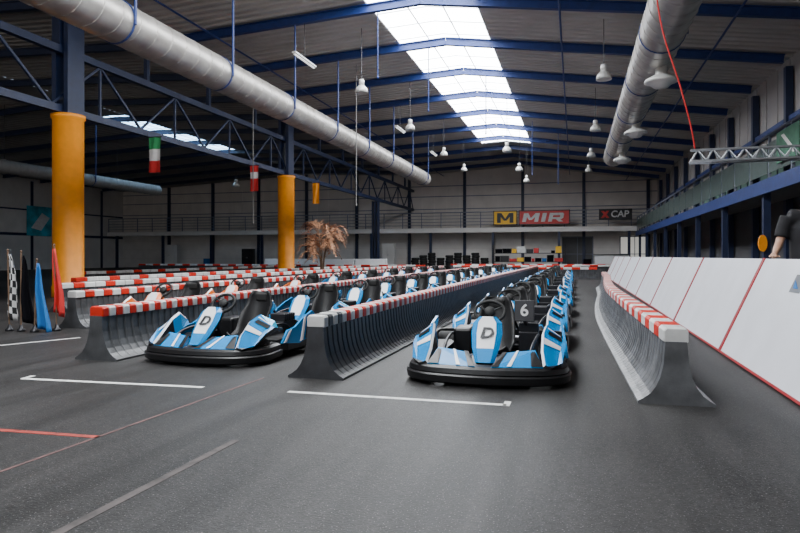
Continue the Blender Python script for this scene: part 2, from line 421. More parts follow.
# hanging lamps
def bell(x,y,z,label,grp):
    t=thing('pendant_lamp',label,'lamp',(x,y,z),0,grp)
    b=MB(); b.tube([(0,0,.42),(0,0,zr(x)-z)],.012,6); b.build('rod','darkmetal',t)
    b=MB(); b.lathe([(0,.44),(.07,.44),(.09,.40),(.09,.27),(.06,.25)],n=16); b.build('housing','lamp',t)
    b=MB(); b.lathe([(.06,.26),(.10,.24),(.19,.14),(.22,.0),(.21,0),(.18,.13),(.05,.22),(0,.22)],n=20); b.build('shade','lamp',t)
for i,y in enumerate((19.2,25.4,32.4,38.6)): bell(-6.7,y,6.45,'bell-shaped pendant lamp left of the skylight, %s from the front'%ORD[i],'pendant lamps left of the skylight')
for i,y in enumerate((18.8,26.4,33.2,39.2)): bell(.8,y,6.2,'bell-shaped pendant lamp right of the skylight, %s from the front'%ORD[i],'pendant lamps right of the skylight')
for i,y in enumerate((28.8,35.4,40.9)): bell(-3.0,y,5.9,'bell-shaped pendant lamp right under the skylight edge, %s from the front'%ORD[i],'pendant lamps under the skylight')
for i,(x,y) in enumerate(((-26.8,24),(-27,32),(-20,34))): bell(x,y,5.4,'small pendant lamp over the left bay, %s from the left'%ORD[i],'pendant lamps of the left bay')
for i,y in enumerate((17.5,28.3,35.5)):
    t=thing('tube_light','white fluorescent tube light on a thin rod beside the long duct, %s from the front'%ORD[i],'lamp',(-7.95,y,7.1),0,'fluorescent tube lights')
    b=MB(); b.tube([(0,0,.05),(0,0,zr(-7.95)-7.1-.27)],.012,6); b.build('rod','darkmetal',t)
    b=MB(); b.box((0,0,.03),(.14,1.5,.06)); b.build('housing','lamp',t,.01)
    b=MB(); b.tube([(0,-.7,-.02),(0,.7,-.02)],.03,10); b.build('tube','tube',t)
# thin hanging rods
for x,y,z,l in ((-5.6,17.5,6.4,'short blue rod hanging left of the skylight, nearest the camera'),(-4.9,21.1,6.2,'blue rod hanging below the middle of the skylight'),(-3.4,24.7,6.0,'blue rod hanging below the right edge of the skylight'),
                (-8.1,22.6,3.1,'long thin grey rod hanging far down left of the skylight'),(-2.2,34,5.5,'blue rod hanging near the far end of the skylight'),(-.9,36,5.2,'blue rod hanging right of the far skylight end'),(-11.8,21.3,2.4,'long thin rod hanging down before the farther orange column')):
    b=MB(); b.tube([(0,0,0),(0,0,zr(x)-z-(.0 if y in (22.6,34,36,21.3) else .27))],.018,8); b.ell((0,0,0),(.035,.035,.05),8,6)
    o=b.build('hanging_rod','bluesteel' if 'blue' in l else 'deck'); o.location=(x,y,z); tag(o,l,'rod')

# ------------------------------------------------------------------ galleries
GX=XL+.2; ZB=3.45
t=thing('gallery','raised gallery along the back wall with a pale edge','gallery',(0,0,ZB-.2))
b=MB(); b.box(((GX+XR)/2-.13,(YG+Y1)/2-.15,.1),(XR-GX-.26,Y1-YG-.3,.2)); b.build('deck','deck',t)
b=MB(); b.box(((GX+XR-.3)/2,YG-.03,.0),(XR-GX-.3,.08,.38)); b.build('edge_beam','pale_band',t)
for x in [GX+1+5.2*i for i in range(10)]:
    b=MB(); b.box((x,YG+.12,(-ZB+.2)/2),(.2,.2,ZB-.2)); b.build('support_post','navy',t)
t=thing('gallery','raised dark gallery along the right wall on navy posts','gallery',(0,0,2.8))
YR=YG-.2
b=MB(); b.box(((XG+XR)/2-.13,(12+YR)/2,.1),(XR-XG-.26,YR-12,.2)); b.build('deck','deck',t)
b=MB(); b.box((XG-.03,(12+YR)/2,.02),(.08,YR-12,.34)); b.build('edge_beam','bluesteel',t)
for y in (13.0,17.5,22.0,26.5,31.0,35.5,40.0,44.5,49.0):
    b=MB(); b.box((XG+.12,y,-1.4),(.16,.16,2.8)); b.build('support_post','navy',t)
def railing(label,p,q,step,infill,h=1.1):
    p=Vector(p); q=Vector(q); L=(q-p).length; d=(q-p)/L; ang=math.atan2(d.y,d.x)
    t=thing('gallery_railing',label,'railing',p,ang)
    n=int(L/step)
    for i in range(n+1):
        b=MB(); b.box((L*i/n,0,h/2),(.06,.06,h)); b.build('post','rail',t)
    for z in (.98,.78,.58,.38,.18):
        b=MB(); b.tube([(0,0,z*h),(L,0,z*h)],.04 if z>.9 else .022,8); b.build('handrail' if z>.9 else 'rail','rail',t)
    for i in range(n):
        if infill:
            b=MB(); b.box((L*(i+.5)/n,.03,.5),(L/n-.1,.015,.72)); b.build('infill_panel','infill',t)
railing('grey gallery railing along the back wall',(GX+.1,YG+.06,ZB+.002),(XG+1.3,YG+.06,ZB+.002),1.6,False,1.3)
railing('grey gallery railing along the right wall',(XG+.06,12.0,3.002),(XG+.06,YR-.1,3.002),1.6,True)
# signs on the back railing
SC=1.24
def sign_base(label, x, w, h, z, m, border=None):
    t=thing('sign_board',label,'sign',(x,YG-.06,z)); t.scale=(SC,1,SC)
    b=MB(); b.box((0,0,0),(w,.05,h)); b.build('board',m,t,.01)
    if border:
        b=MB()
        for s in (-1,1): b.box((0,-.02,s*(h/2-.035)),(w,.03,.06)); b.box((s*(w/2-.035),-.02,0),(.06,.03,h))
        b.build('border',border,t)
    return t
def strokes(t, name, m, polys, sh=0, dx=0, sc=1):
    b=MB()
    for n_,P in enumerate(polys): b.prism([(dx+sc*(x+sh*z),-.03-.0005*n_,sc*z) for x,z in P],(0,-.012,0))
    return b.build(name,m,t)
def letM(x,w,h,s):
    a,c=x-w/2,x+w/2; return [[(a,-h),(a,h),(a+s,h),(a+s,-h)],[(c-s,-h),(c-s,h),(c,h),(c,-h)],[(a+.02,h),(a+s*1.15,h),(x+s*.35,-h*.55),(x-s*.35,-h*.55)],[(c-s*1.15,h),(c-.02,h),(x+s*.35,-h*.55),(x-s*.35,-h*.55)]]
t=sign_base('square yellow sign with a bold black letter M on the back railing',-5.4,1.55,.95,4.2,'yellow','sign_dark')
strokes(t,'lettering','sign_dark',letM(0,1.05,.32,.24))
t=sign_base('red sign reading MIR in bold pale letters on the back railing',-2.35,3.2,.95,4.2,'sign_red','sign_dark')
P=letM(-.82,1.0,.28,.24)+[[(-.14,-.28),(-.14,.28),(.12,.28),(.12,-.28)]]+[[(.3,-.28),(.3,.28),(.54,.28),(.54,-.28)],[(.54,.28),(1.1,.28),(1.2,.2),(1.2,.12),(.54,.12)],[(.54,.0),(.54,-.12),(1.1,-.12),(1.2,-.04),(1.2,.0)],[(.98,.14),(1.2,.14),(1.2,-.06),(.98,-.02)],[(.72,-.1),(.98,-.1),(1.24,-.28),(.96,-.28)]]
strokes(t,'lettering','flag_white',P,.22)
t=sign_base('dark sign reading XCAP with a red letter X on the back railing',3.0,1.95,.68,4.35,'sign_dark')
o=text_obj('CAP',.56,'lettering','flag_white',t,.01,.1,.012); o.rotation_euler=(PI/2,0,0); o.location=(.24,-.03,0)
strokes(t,'red_lettering','sign_red',[[(-.86,-.22),(-.68,-.22),(-.36,.22),(-.54,.22)],[(-.86,.22),(-.68,.22),(-.56,.06),(-.65,-.06)],[(-.36,-.22),(-.54,-.22),(-.66,-.06),(-.57,.06)]])
t=thing('wall_poster','teal and white picture poster on the left wall','poster',(XL+.14,42.7,4.1))
b=MB(); b.box((0,0,0),(.05,2.6,2.5)); b.build('sheet','teal',t)
b=MB(); b.prism([(.03,-.9,-.6),(.03,.2,.7),(.03,1.0,.3),(.03,.1,-.8)],(.012,0,0)); b.build('print_patch','flag_white',t)
t=thing('oval_sign','upright orange oval sign on a gallery post at right','sign',(XG-.0,17.36,1.45))
b=MB(); b.lathe([(0,-.03),(.10,-.03),(.10,.03),(0,.03)],n=24,rot=Matrix.Diagonal((1,1,2.1)).to_3x3()@Matrix.Rotation(PI/2,3,'X'),smooth=False); b.build('face','orange',t)
b=MB(); b.box((.05,.03,0),(.1,.03,.06)); b.build('bracket','darkmetal',t)
t=thing('railing_banner','dull green banner with pale stripe hung on the right gallery railing','banner',(XG-.02,15.4,3.6))
b=MB(); b.box((0,0,0),(.02,1.5,.7)); b.build('cloth','green_dull',t)
b=MB(); b.prism([(-.012,-.6,-.25),(-.012,-.4,-.25),(-.012,.4,.25),(-.012,.2,.25)],(-.006,0,0)); b.build('stripe','pale_band',t)

# ------------------------------------------------------------------ barriers
HP=[(.275,0),(.275,.02),(.235,.042),(.185,.08),(.145,.135),(.113,.21),(.09,.31),(.076,.48)]
def barrier(pts,label,bl=.12,body='barrier',pat='WR',rib=.012,PT=.12,lead=''):
    P=[Vector((x,y,0)) for x,y in pts]; P=smooth_path(P,8) if len(P)>2 else P
    org=P[0].copy(); P=[p-org for p in P]
    cum=[0]
    for a,c in zip(P,P[1:]): cum.append(cum[-1]+(c-a).length)
    Lt=cum[-1]
    def at(s):
        s=max(0,min(Lt,s)); i=0
        while i<len(cum)-2 and cum[i+1]<s: i+=1
        f=(s-cum[i])/(cum[i+1]-cum[i]); t=(P[i+1]-P[i]).normalized()
        return P[i].lerp(P[i+1],f),Vector((t.y,-t.x,0))
    t=thing('track_barrier',label,'barrier',org,0,'track barriers with red and white caps')
    n=int(Lt/PT); b=MB(); secs=[]
    for i in range(n):
        for ds,off in ((0,0),(PT*.62,0),(PT*.72,rib),(PT*.92,rib)):
            p,nr=at(i*PT+ds)
            R=[(w-(off if j>=2 else 0),z) for j,(w,z) in enumerate(HP)]
            secs.append([p+nr*w+Vector((0,0,z)) for w,z in R]+[p-nr*w+Vector((0,0,z)) for w,z in reversed(R)])
    b.loft(secs,0,True,True,False); b.build('body',body,t)
    c=MB(); CS=[(.082,.474),(.088,.480),(.088,.562),(.070,.582),(-.070,.582),(-.088,.562),(-.088,.480),(-.082,.474)]
    for i in range(int(n*PT/bl)):
        ss=[]
        for s,sh in ((i*bl+.008,.93),(i*bl+.018,1),(i*bl+bl-.018,1),(i*bl+bl-.008,.93)):
            p,nr=at(s); ss.append([p+nr*a*sh+Vector((0,0,.478+(z-.478)*sh)) for a,z in CS])
        ch=lead[i] if i<len(lead) else pat[i%len(pat)]
        c.loft(ss,'WRK'.index(ch),True,True,False)
    c.build('cap_strip',['cap_white','cap_red','barrier'],t)
    return t
barrier([(-2.3,5.3),(-2.25,15),(-2.1,36)],'grey barrier with striped cap between the two front rows of blue karts',.12,'barrier','WR',lead='WKWKW')
barrier([(.74,5.1),(.66,9),(.64,12),(.72,15),(.9,19),(.98,23)],'worn grey barrier with striped cap right of the karts, facing the white boards',.28,'barrier_worn','WR',.007,.14)
barrier([(-5.0,5.6),(-4.95,15),(-4.85,35)],'grey barrier with striped cap on the left side of the left blue kart row',.11,'barrier_mid','RW')
barrier([(-7.6,8.0),(-7.5,16),(-7.3,35)],'grey barrier with striped cap starting behind the racing flags',.20,'barrier_mid','WR')
barrier([(-10.0,10.2),(-9.9,18),(-9.5,35)],'grey barrier with striped cap just right of the nearer orange column',.3,pat='WRW')
barrier([(-12.3,13),(-12.2,35)],'grey barrier with striped cap running alongside the orange columns',.4,pat='RWW')
barrier([(-17.0,18),(-17.0,36.5)],'grey barrier with striped cap in the left bay beyond the orange columns',.5,pat='RWW')
barrier([(-30,37.8),(-9,37.8)],'grey barrier with striped cap running crosswise before the back wall',.6,pat='RW')
barrier([(-7.0,36.6),(0.4,38.2)],'grey barrier with striped cap closing the far end of the kart lanes',.5)
barrier([(-1.75,31.6),(1.4,31.8)],'short grey barrier with striped cap crossing right behind the right kart row',.4,pat='RW')
barrier([(-.6,40.6),(6.0,41.2)],'grey barrier with striped cap crossing toward the right wall at far right',.5,pat='RWW')
barrier([(-8.5,43.5),(4.0,44.2)],'grey barrier with striped cap farthest back, before the tyre stacks',.5,pat='RW')
# white pit wall blocks
for i,x in enumerate((-19.5,-17.3,-15.1,-12.9)):
    b=MB(); b.prism([(-1.05,-.3,0),(-1.05,.3,0),(-1.05,.12,.95),(-1.05,-.12,.95)],(2.1,0,0)); o=b.build('wall_block','white'); o.location=(x,38.9,0); tag(o,'low white wall block before the back wall, %s from the left'%ORD[i],'wall block','low white wall blocks')

# white leaning boards
BL=3.5
for i in range(9):
    ya=4.55+BL*i; t=thing('leaning_board','white leaning side board with red edge right of the track, %s from the front'%ORD[i],'side board',(1.62,ya,0),0,'white leaning boards')
    lean=math.atan2(.48,1.1); R=Matrix.Rotation(lean,3,'Y')
    def pt(y,h,o=0): return Vector((0,y,0))+R@Vector((o,0,h))
    b=MB(); b.prism([pt(.03,.02),pt(BL-.05,.02),pt(BL-.05,1.2),pt(.03,1.2)],R@Vector((.04,0,0))); b.build('board','board',t)
    b=MB(); b.prism([pt(BL-.07,.012,-.012),pt(BL,.012,-.012),pt(BL,1.205,-.012),pt(BL-.07,1.205,-.012)],R@Vector((.06,0,0))); b.build('red_edge','red',t)
    b=MB(); b.prism([pt(.005,.012,-.008),pt(.03,.012,-.008),pt(.03,1.203,-.008),pt(.005,1.203,-.008)],R@Vector((.055,0,0))); b.build('dark_edge','darkmetal',t)
    b=MB(); b.prism([pt(0.03,.012,-.01),pt(BL-.07,.012,-.01),pt(BL-.07,.035,-.01),pt(0.03,.035,-.01)],R@Vector((.055,0,0))); b.build('base_strip','red',t)
    for y in (.4,3.0):
        b=MB(); b.bar((.52,y,1.0),(.75,y,0.02),.04,.04); b.bar((.1,y,.02),(.77,y,.02),.04,.04); b.build('back_brace','darkmetal',t)
    if i==0:
        b=MB(); b.prism([pt(1.88,.86,-.004),pt(2.16,.86,-.004),pt(2.16,1.04,-.004),pt(1.95,1.04,-.004)],R@Vector((.006,0,0)),0); b.prism([pt(1.95,.90,-.008),pt(2.08,.90,-.008),pt(2.12,.98,-.008)],R@Vector((.006,0,0)),1); b.build('sticker',['faint','flag_blue'],t)

# ------------------------------------------------------------------ karts
def make_kart(label, cm, cp, group):
    t=thing('racing_kart',label,'kart',(0,0,0),0,group)
    path=smooth_path([(-.675,-.26,0),(-.705,-.55,0),(-.665,-.76,0),(-.50,-.90,0),(-.22,-.965,0),(0,-.98,0),(.22,-.965,0),(.50,-.90,0),(.665,-.76,0),(.705,-.55,0),(.675,-.26,0)],5)
    b=MB(); b.crisp(sweep_secs(path,[(-.06,.035),(.01,.03),(.03,.045),(.036,.10),(.022,.112),(-.06,.112)])); b.crisp(sweep_secs(path,[(-.05,.108),(.004,.112),(.016,.122),(.004,.160),(-.03,.178),(-.10,.19)]))
    b.build('front_bumper','black',t)
    # nose panel: coloured wedges left and right of the black centre
    b=MB(); b.add([(-.46,-.87,.165),(.46,-.87,.165),(.47,-.60,.23),(-.47,-.60,.23)],[(0,1,2,3)],2)
    for s in (-1,1):
        A=[(s*.07,-.950,.182),(s*.50,-.872,.182),(s*.43,-.70,.305),(s*.15,-.74,.275)]
        B=[Vector(p)-Vector((0,-.02,.05)) for p in A]
        b.add(A+B,[(0,1,2,3),(7,6,5,4),(0,4,5,1),(1,5,6,2),(2,6,7,3),(3,7,4,0)],0)
        b.add([(s*.20,-.930,.192),(s*.235,-.924,.192),(s*.29,-.722,.299),(s*.27,-.726,.296)],[(0,1,2,3)],1)
        b.add([(s*.07,-.952,.188),(s*.13,-.941,.188),(s*.19,-.736,.287),(s*.15,-.742,.282)],[(0,1,2,3)],2)
        b.add([(s*.40,-.893,.192),(s*.50,-.874,.190),(s*.43,-.72,.295),(s*.39,-.726,.291)],[(0,1,2,3)],2)
    b.build('nose_panel',[cm,'white','black',cp],t)
    # number fairing in front of the wheel
    b=MB(); secs=[]
    for (w,y,z) in ((.085,-.87,.205),(.12,-.77,.315),(.14,-.66,.435),(.13,-.585,.525),(.075,-.545,.575)):
        secs.append([Vector((-w,y+.04,z-.005)),Vector((-w*.62,y,z)),Vector((w*.62,y,z)),Vector((w,y+.04,z-.005)),Vector((w*.9,y+.09,z-.02)),Vector((-w*.9,y+.09,z-.02))])
    b.loft(secs,lambda i,j: 2 if j>=3 else (1 if i==0 or j in (0,2) else 0),True,True,False)
    fr=b.build('number_fairing',['white',cm,'black'],t)
    for s in (-1,1):
        b=MB(); b.bar((s*.08,-.60,.44),(s*.08,-.50,.25),.02,.02); b.build('fairing_stay','darkmetal',t)
    for s in (-1,1):
        # angular fin over the front wheel
        st=[(-.86,.47,.58,.205,.17),(-.75,.45,.66,.31,.19),(-.58,.455,.69,.445,.27),(-.42,.48,.70,.50,.31),(-.22,.54,.69,.41,.34)]
        secs=[]
        for y,xi,xo,zt,zb in st:
            pts=[(xi,zb),(xi+.03,zt-.02),(xi+.05,zt),(xo-.04,zt-.12 if zt>.3 else zt-.01),(xo,(zb+zt)/2-.04 if zt>.3 else zt-.02),(xo-.01,zb)]
            sec=[Vector((s*x,y,z)) for x,z in pts]
            if s>0: sec=sec[::-1]
            secs.append(sec)
        def cf(i,j,s=s):
            jj=j if s<0 else (4-j if j<5 else 5)
            if jj==5: return 3
            if jj==0: return 3 if i<2 else 0
            if jj==1: return 1
            if jj==2: return 2 if i==3 else 0
            if jj==3: return 3 if i in (0,3) else 0
            return 3
        b=MB(); b.loft(secs,cf,True,True,False)
        def face(i,f,u):
            def q(n_):
                y,xi,xo,zt,zb=st[n_]; a=Vector((s*(xi+.05),y,zt)); c=Vector((s*(xo-.04),y,zt-.12 if zt>.3 else zt-.01)); return a.lerp(c,u)
            return q(i).lerp(q(i+1),f)+Vector((s*.004,-.002,.006))
        for A,mm_ in (([face(1,.35,.0),face(1,.70,.0),face(1,.95,1),face(1,.75,1)],1),([face(2,.10,.2),face(2,.5,.2),face(2,.9,1),face(2,.5,1)],3),([face(2,.62,.1),face(2,.74,.1),face(2,.97,.9),face(2,.92,.9)],1)):
            b.add(A,[(0,1,2,3)],mm_)
        b.build('front_fairing',[cm,'white',cp,'black'],t)
        # low black side pod
        st2=[(-.24,.46,.66,.20,.05),(-.12,.44,.70,.22,.04),(.30,.44,.71,.22,.04),(.46,.50,.70,.22,.08)]
        secs=[]
        for y,xi,xo,zt,zb in st2:
            sec=[Vector((s*x,y,z)) for x,z in ((xi,zb),(xi,zt),(xo-.04,zt),(xo,zt-.05),(xo,zb+.04),(xo-.04,zb))]
            if s>0: sec=sec[::-1]
            secs.append(sec)
        b=MB(); b.loft(secs,0,True,True,False); b.build('side_pod','black',t)
        # coloured flank panel standing on the pod
        prof=[(-.30,.18),(-.14,.30),(.04,.32),(.28,.41),(.52,.47),(.60,.40),(.52,.21),(.10,.13)]
        def fx(y,z): return s*(.725-.18*max(0,z-.20))
        b=MB()
        def panel(ii,m):
            A=[Vector((fx(*prof[i_]),prof[i_][0],prof[i_][1])) for i_ in ii]
            b.prism(A if s>0 else A[::-1],(-s*.025,0,0),m)
        panel((0,1,2,7),0); panel((2,3,6,7),0); panel((3,4,5,6),0)
        def strip(pts,m):
            A=[Vector((fx(y,z)+s*.004,y,z)) for y,z in pts]; b.prism(A if s>0 else A[::-1],(-s*.01,0,0),m)
        strip([(.12,.15),(.18,.16),(.34,.42),(.28,.40)],1); strip([(.24,.17),(.31,.17),(.43,.43),(.38,.42)],3); strip([(-.26,.18),(-.21,.18),(-.05,.305),(-.10,.295)],1); strip([(.30,.15),(.52,.18),(.55,.24),(.32,.19)],3)
        b.build('flank_panel',[cm,'white',cp,'black'],t)
        # wheels
        for y,r,w in ((-.50,.13,.13),(.68,.142,.2)):
            b=MB(); R=Matrix.Rotation(PI/2,3,'Y')
            b.lathe([(r*.5,-w/2),(r*.9,-w/2),(r,-w/2+.025),(r,w/2-.025),(r*.9,w/2),(r*.5,w/2)],(s*.57,y,r),20,rot=R); wh=b.build('wheel','rubber',t)
            b=MB(); b.lathe([(0,-w/2+.02),(r*.3,-w/2+.02),(r*.52,-w/2+.005),(r*.52,w/2-.005),(r*.3,w/2-.02),(0,w/2-.02)],(s*.57,y,r),14,rot=R); b.build('hub','steel',wh)
    # rear bumper
    path=smooth_path([(.70,.54,0),(.715,.76,0),(.64,.92,0),(.35,.965,0),(0,.97,0),(-.35,.965,0),(-.64,.92,0),(-.715,.76,0),(-.70,.54,0)],5)
    b=MB(); b.crisp(sweep_secs(path,[(-.03,.10),(.02,.10),(.035,.14),(.035,.25),(.02,.29),(-.03,.29)])); b.build('rear_bumper','black',t)
    # floor tray and frame
    b=MB(); b.box((0,-.28,.05),(.74,1.1,.015)); b.build('floor_tray','darkmetal',t)
    b=MB()
    for s in (-1,1):
        b.tube(smooth_path([(s*.22,-.86,.09),(s*.34,-.5,.08),(s*.42,0,.08),(s*.36,.5,.1),(s*.34,.9,.14)],4),.018,8)
        b.tube(smooth_path([(s*.38,-.66,.10),(s*.39,-.60,.28),(s*.42,-.2,.33),(s*.44,.3,.31),(s*.42,.5,.12)],4),.015,8)
    for y in (-.82,-.1,.45,.88): b.tube([(-.36,y,.085+.03*(y>.5)),(.36,y,.085+.03*(y>.5))],.016,8)
    b.tube([(-.56,-.5,.13),(.56,-.5,.13)],.014,8); b.tube([(-.56,.68,.142),(.56,.68,.142)],.02,10)
    b.build('chassis_frame','darkmetal',t)
    # seat
    prof=[(-.10,.20,.14),(.0,.12,.17),(.14,.09,.19),(.27,.12,.20),(.36,.23,.205),(.42,.37,.20),(.465,.52,.185),(.49,.63,.155),(.50,.69,.11)]
    b=MB(); secs=[]
    for i,(y,z,w) in enumerate(prof):
        a=Vector((0,prof[min(i+1,8)][0]-prof[max(i-1,0)][0],prof[min(i+1,8)][1]-prof[max(i-1,0)][1])).normalized(); n=Vector((0,-a.z,a.y))
        lip=.14 if 1<i<6 else .06
        secs.append([Vector((x*w*(1-.06*abs(x)),y,z))+n*lip*(abs(x)**2.2) for x in (-1,-.8,-.5,-.2,.2,.5,.8,1)])
    b.loft(secs,0,False,False); st_=b.build('seat','seat',t); md=st_.modifiers.new('Solid','SOLIDIFY'); md.thickness=.02
    b=MB(); b.box((0,.475,.62),(.16,.04,.10)); b.build('headrest_pad','rubber',st_,.02)
    for s in (-1,1):
        b=MB(); b.tube([(s*.18,.46,.46),(s*.30,.62,.14)],.014,8); b.build('seat_stay','darkmetal',t)
    # steering wheel
    sw=MB(); tilt=Matrix.Rotation(math.radians(52),3,'X'); c=Vector((0,-.33,.60))
    sw.tube([c+tilt@Vector((.14*math.cos(a),.12*math.sin(a),0)) for a in [2*PI*k/24 for k in range(24)]],.016,8,closed=True)
    for a in (PI/2*3,PI/6,PI*5/6): sw.bar(c,c+tilt@Vector((.13*math.cos(a),.12*math.sin(a),0)),.03,.012)
    sw.lathe([(0,-.02),(.05,-.02),(.05,.02),(0,.02)],c,14,rot=tilt); w=sw.build('steering_wheel','rubber',t)
    b=MB(); b.tube([c,(0,-.52,.30),(0,-.60,.12)],.014,8); b.build('steering_column','darkmetal',w)
    # engine with cover
    b=MB(); b.box((.34,.40,.22),(.20,.34,.26)); 
    for i in range(6): b.box((.34,.27+.05*i,.38),(.2,.018,.12))
    e=b.build('engine','darkmetal',t,.012)
    b=MB(); b.tube(smooth_path([(.34,.5,.25),(.25,.72,.22),(.0,.84,.22),(-.2,.84,.22)],4),[.025]*13,8); b.build('exhaust','steel',e)
    b=MB(); b.box((-.33,.36,.25),(.2,.36,.26)); b.build('battery_box','black',t,.03)
    for s in (-1,1):
        b=MB(); b.tube([(s*.14,-.62,.08),(s*.14,-.68,.24),(s*.08,-.68,.25)],.012,6); b.build('pedal','steel',t)
    return t,fr
def numeral(fr, txt, size, m='sign_dark'):
    o=text_obj(txt,size,'numeral',m,fr,.004,.2,.002); o.location=(0,-.676,.438); o.rotation_euler=(math.radians(49),0,0); return o
GR='blue karts in the right row'; GL='blue karts in the left row'; GO='karts in the third row'
kart,fr=make_kart('blue and white kart at the front of the right row, letter D on its nose','blue','pale',GR)
k_or,fo=make_kart('orange and white kart at the front of the third row behind the left barrier','orange_k','cap_white',GO)
copies=[]
for i in range(1,12): copies.append(('R',i,copy_tree(kart)))
for i in range(0,14): copies.append(('L',i,copy_tree(kart)))
for i in range(3,9): copies.append(('T',i,copy_tree(kart)))
k2=copy_tree(k_or); k3=copy_tree(k_or)
kart.location=(-.79,6.26,0); kart.rotation_euler.z=math.radians(2)
def frof(o): return [c for c in o.children if c.name.startswith('number_fairing')][0]
numeral(fr,'D',.16)
p=MB(); p.box((0,0,0),(.20,.015,.22)); np_=p.build('number_plate','sign_dark',kart,.01); np_.location=(.30,.20,.57); np_.rotation_euler=(math.radians(-12),0,0)
b=MB(); b.bar((.30,.215,.48),(.34,.36,.34),.03,.03); b.build('plate_bracket','darkmetal',kart)
n6=text_obj('6',.17,'numeral','flag_white',np_,.004,0,.003); n6.rotation_euler=(PI/2,0,0); n6.location=(0,-.012,0)
for row,i,o in copies:
    j=random.uniform(-1,1); o.rotation_euler.z=math.radians(2*j)
    if row=='R':
        o.location=(-.78+.06*j,6.26+2.13*i,0); o['label']='blue and white kart in the right row, %s from the front'%ORD[i]; o['group']=GR
    elif row=='L':
        o.location=(-3.72+.06*j,6.56+2.1*i,0); o['group']=GL
        o['label']='blue and white kart in the left row, %s from the front'%ORD[i]
        if i==0: o.location=(-3.78,6.52,0); o.rotation_euler.z=math.radians(-3); numeral(frof(o),'D',.16); o['label']='blue and white kart at the front of the left row, letter D on its nose'
    else:
        o.location=(-6.25+.06*j,9.4+2.3*i,0); o['label']='blue kart in the third row behind the left barrier, %s from the front'%ORD[i]; o['group']=GO
k_or.location=(-6.2,8.7,0); k2.location=(-6.35,11.2,0); k2['label']='orange and white kart second in the third row behind the left barrier'
k3.location=(-6.2,13.7,0); k3['label']='orange and white kart third in the third row behind the left barrier'

# ------------------------------------------------------------------ racing flags
def drape(w0,w1,h,folds,ph,amp=.03,n=22,mrows=14):
    b=MB(); vs=[]
    for i in range(mrows+1):
        f=i/mrows; w=w0+(w1-w0)*f**.7
        for k_ in range(n+1):
            u=k_/n; vs.append((u*w+.02*math.sin(f*5+ph), amp*(.4+f)*math.sin(u*folds*2*PI+ph+f*.8), -h*f-.10*f*u*h))
    fs=[(i*(n+1)+k_,i*(n+1)+k_+1,(i+1)*(n+1)+k_+1,(i+1)*(n+1)+k_) for i in range(mrows) for k_ in range(n)]
    b.add(vs,fs,0,True); b.n=n; b.mr=mrows; return b
def race_flag(x,y,label,m,w1,h,top,ph,tilt,rz=.35):
    t=thing('racing_flag',label,'flag',(x,y,0),rz,'racing flags on poles')
    b=MB(); b.tube([(0,0,0),(math.sin(tilt)*top,0,top)],.012,8); b.ell((math.sin(tilt)*top,0,top),(.018,.018,.018),8,6); b.build('pole','bark',t)
    b=MB(); b.lathe([(0,0),(.06,0),(.06,.03),(.03,.05),(.02,.1),(0,.1)],n=16); b.build('base','darkmetal',t)
    b=drape(.03,w1,h,1.5,ph); o=b.build('cloth',m,t); o.location=(math.sin(tilt)*top,0,top-.06)
    if m=='check':
        uv=o.data.uv_layers.new(name='uv')
        for l in o.data.loops:
            vi=l.vertex_index; i,k_=divmod(vi,b.n+1); uv.data[l.index].uv=(k_/b.n*4,i/b.mr*10)
    md=o.modifiers.new('s','SOLIDIFY'); md.thickness=.004
race_flag(-8.22,7.45,'black and white checkered flag on a pole, leftmost of the racing flags','check',.20,.95,1.22,.3,-.02)
race_flag(-8.00,7.45,'black racing flag on a pole beside the checkered flag','flag_black',.24,.98,1.2,1.7,-.0)
race_flag(-7.72,7.42,'blue racing flag on a pole between the black and red flags','flag_blue',.19,.95,1.08,2.9,.03)
race_flag(-7.53,7.64,'red racing flag on a pole, rightmost of the racing flags','flag_red',.13,.95,1.3,4.1,-.03)

# flags hanging from the girder
def hang_rows(y,label,stripes,w,h):
    t=thing('hanging_flag',label,'flag',(XC+.16,y,5.05),0,'flags hanging from the girder')
    b=MB(); b.tube([(-.05,0,-.03),(w+.05,0,-.03)],.015,6); b.tube([(-.05,0,-.03),(-.05,0,.1)],.01,6); b.build('rod','darkmetal',t)
    b=MB(); n=len(stripes)
    for s_ in range(n):
        vs=[]
        for i in range(5):
            for k_ in range(9):
                u=k_/8; f=(s_+i/4)/n; vs.append((u*w,.03*math.sin(u*9+f*3),-.04-h*f))
        b.add(vs,[(i*9+k_,i*9+k_+1,(i+1)*9+k_+1,(i+1)*9+k_) for i in range(4) for k_ in range(8)],s_,True)
    b.build('cloth',stripes,t)
hang_rows(17.4,'green, white and red flag hanging from the girder near the nearer column',['green','flag_white','flag_red'],.45,1.15)
hang_rows(24.0,'red flag with a white band hanging from the girder between the two columns',['flag_red','flag_white','flag_red','flag_red'],.40,1.1)
hang_rows(30.6,'orange flag hanging from the girder beyond the farther column',['orange','orange'],.4,1.1)

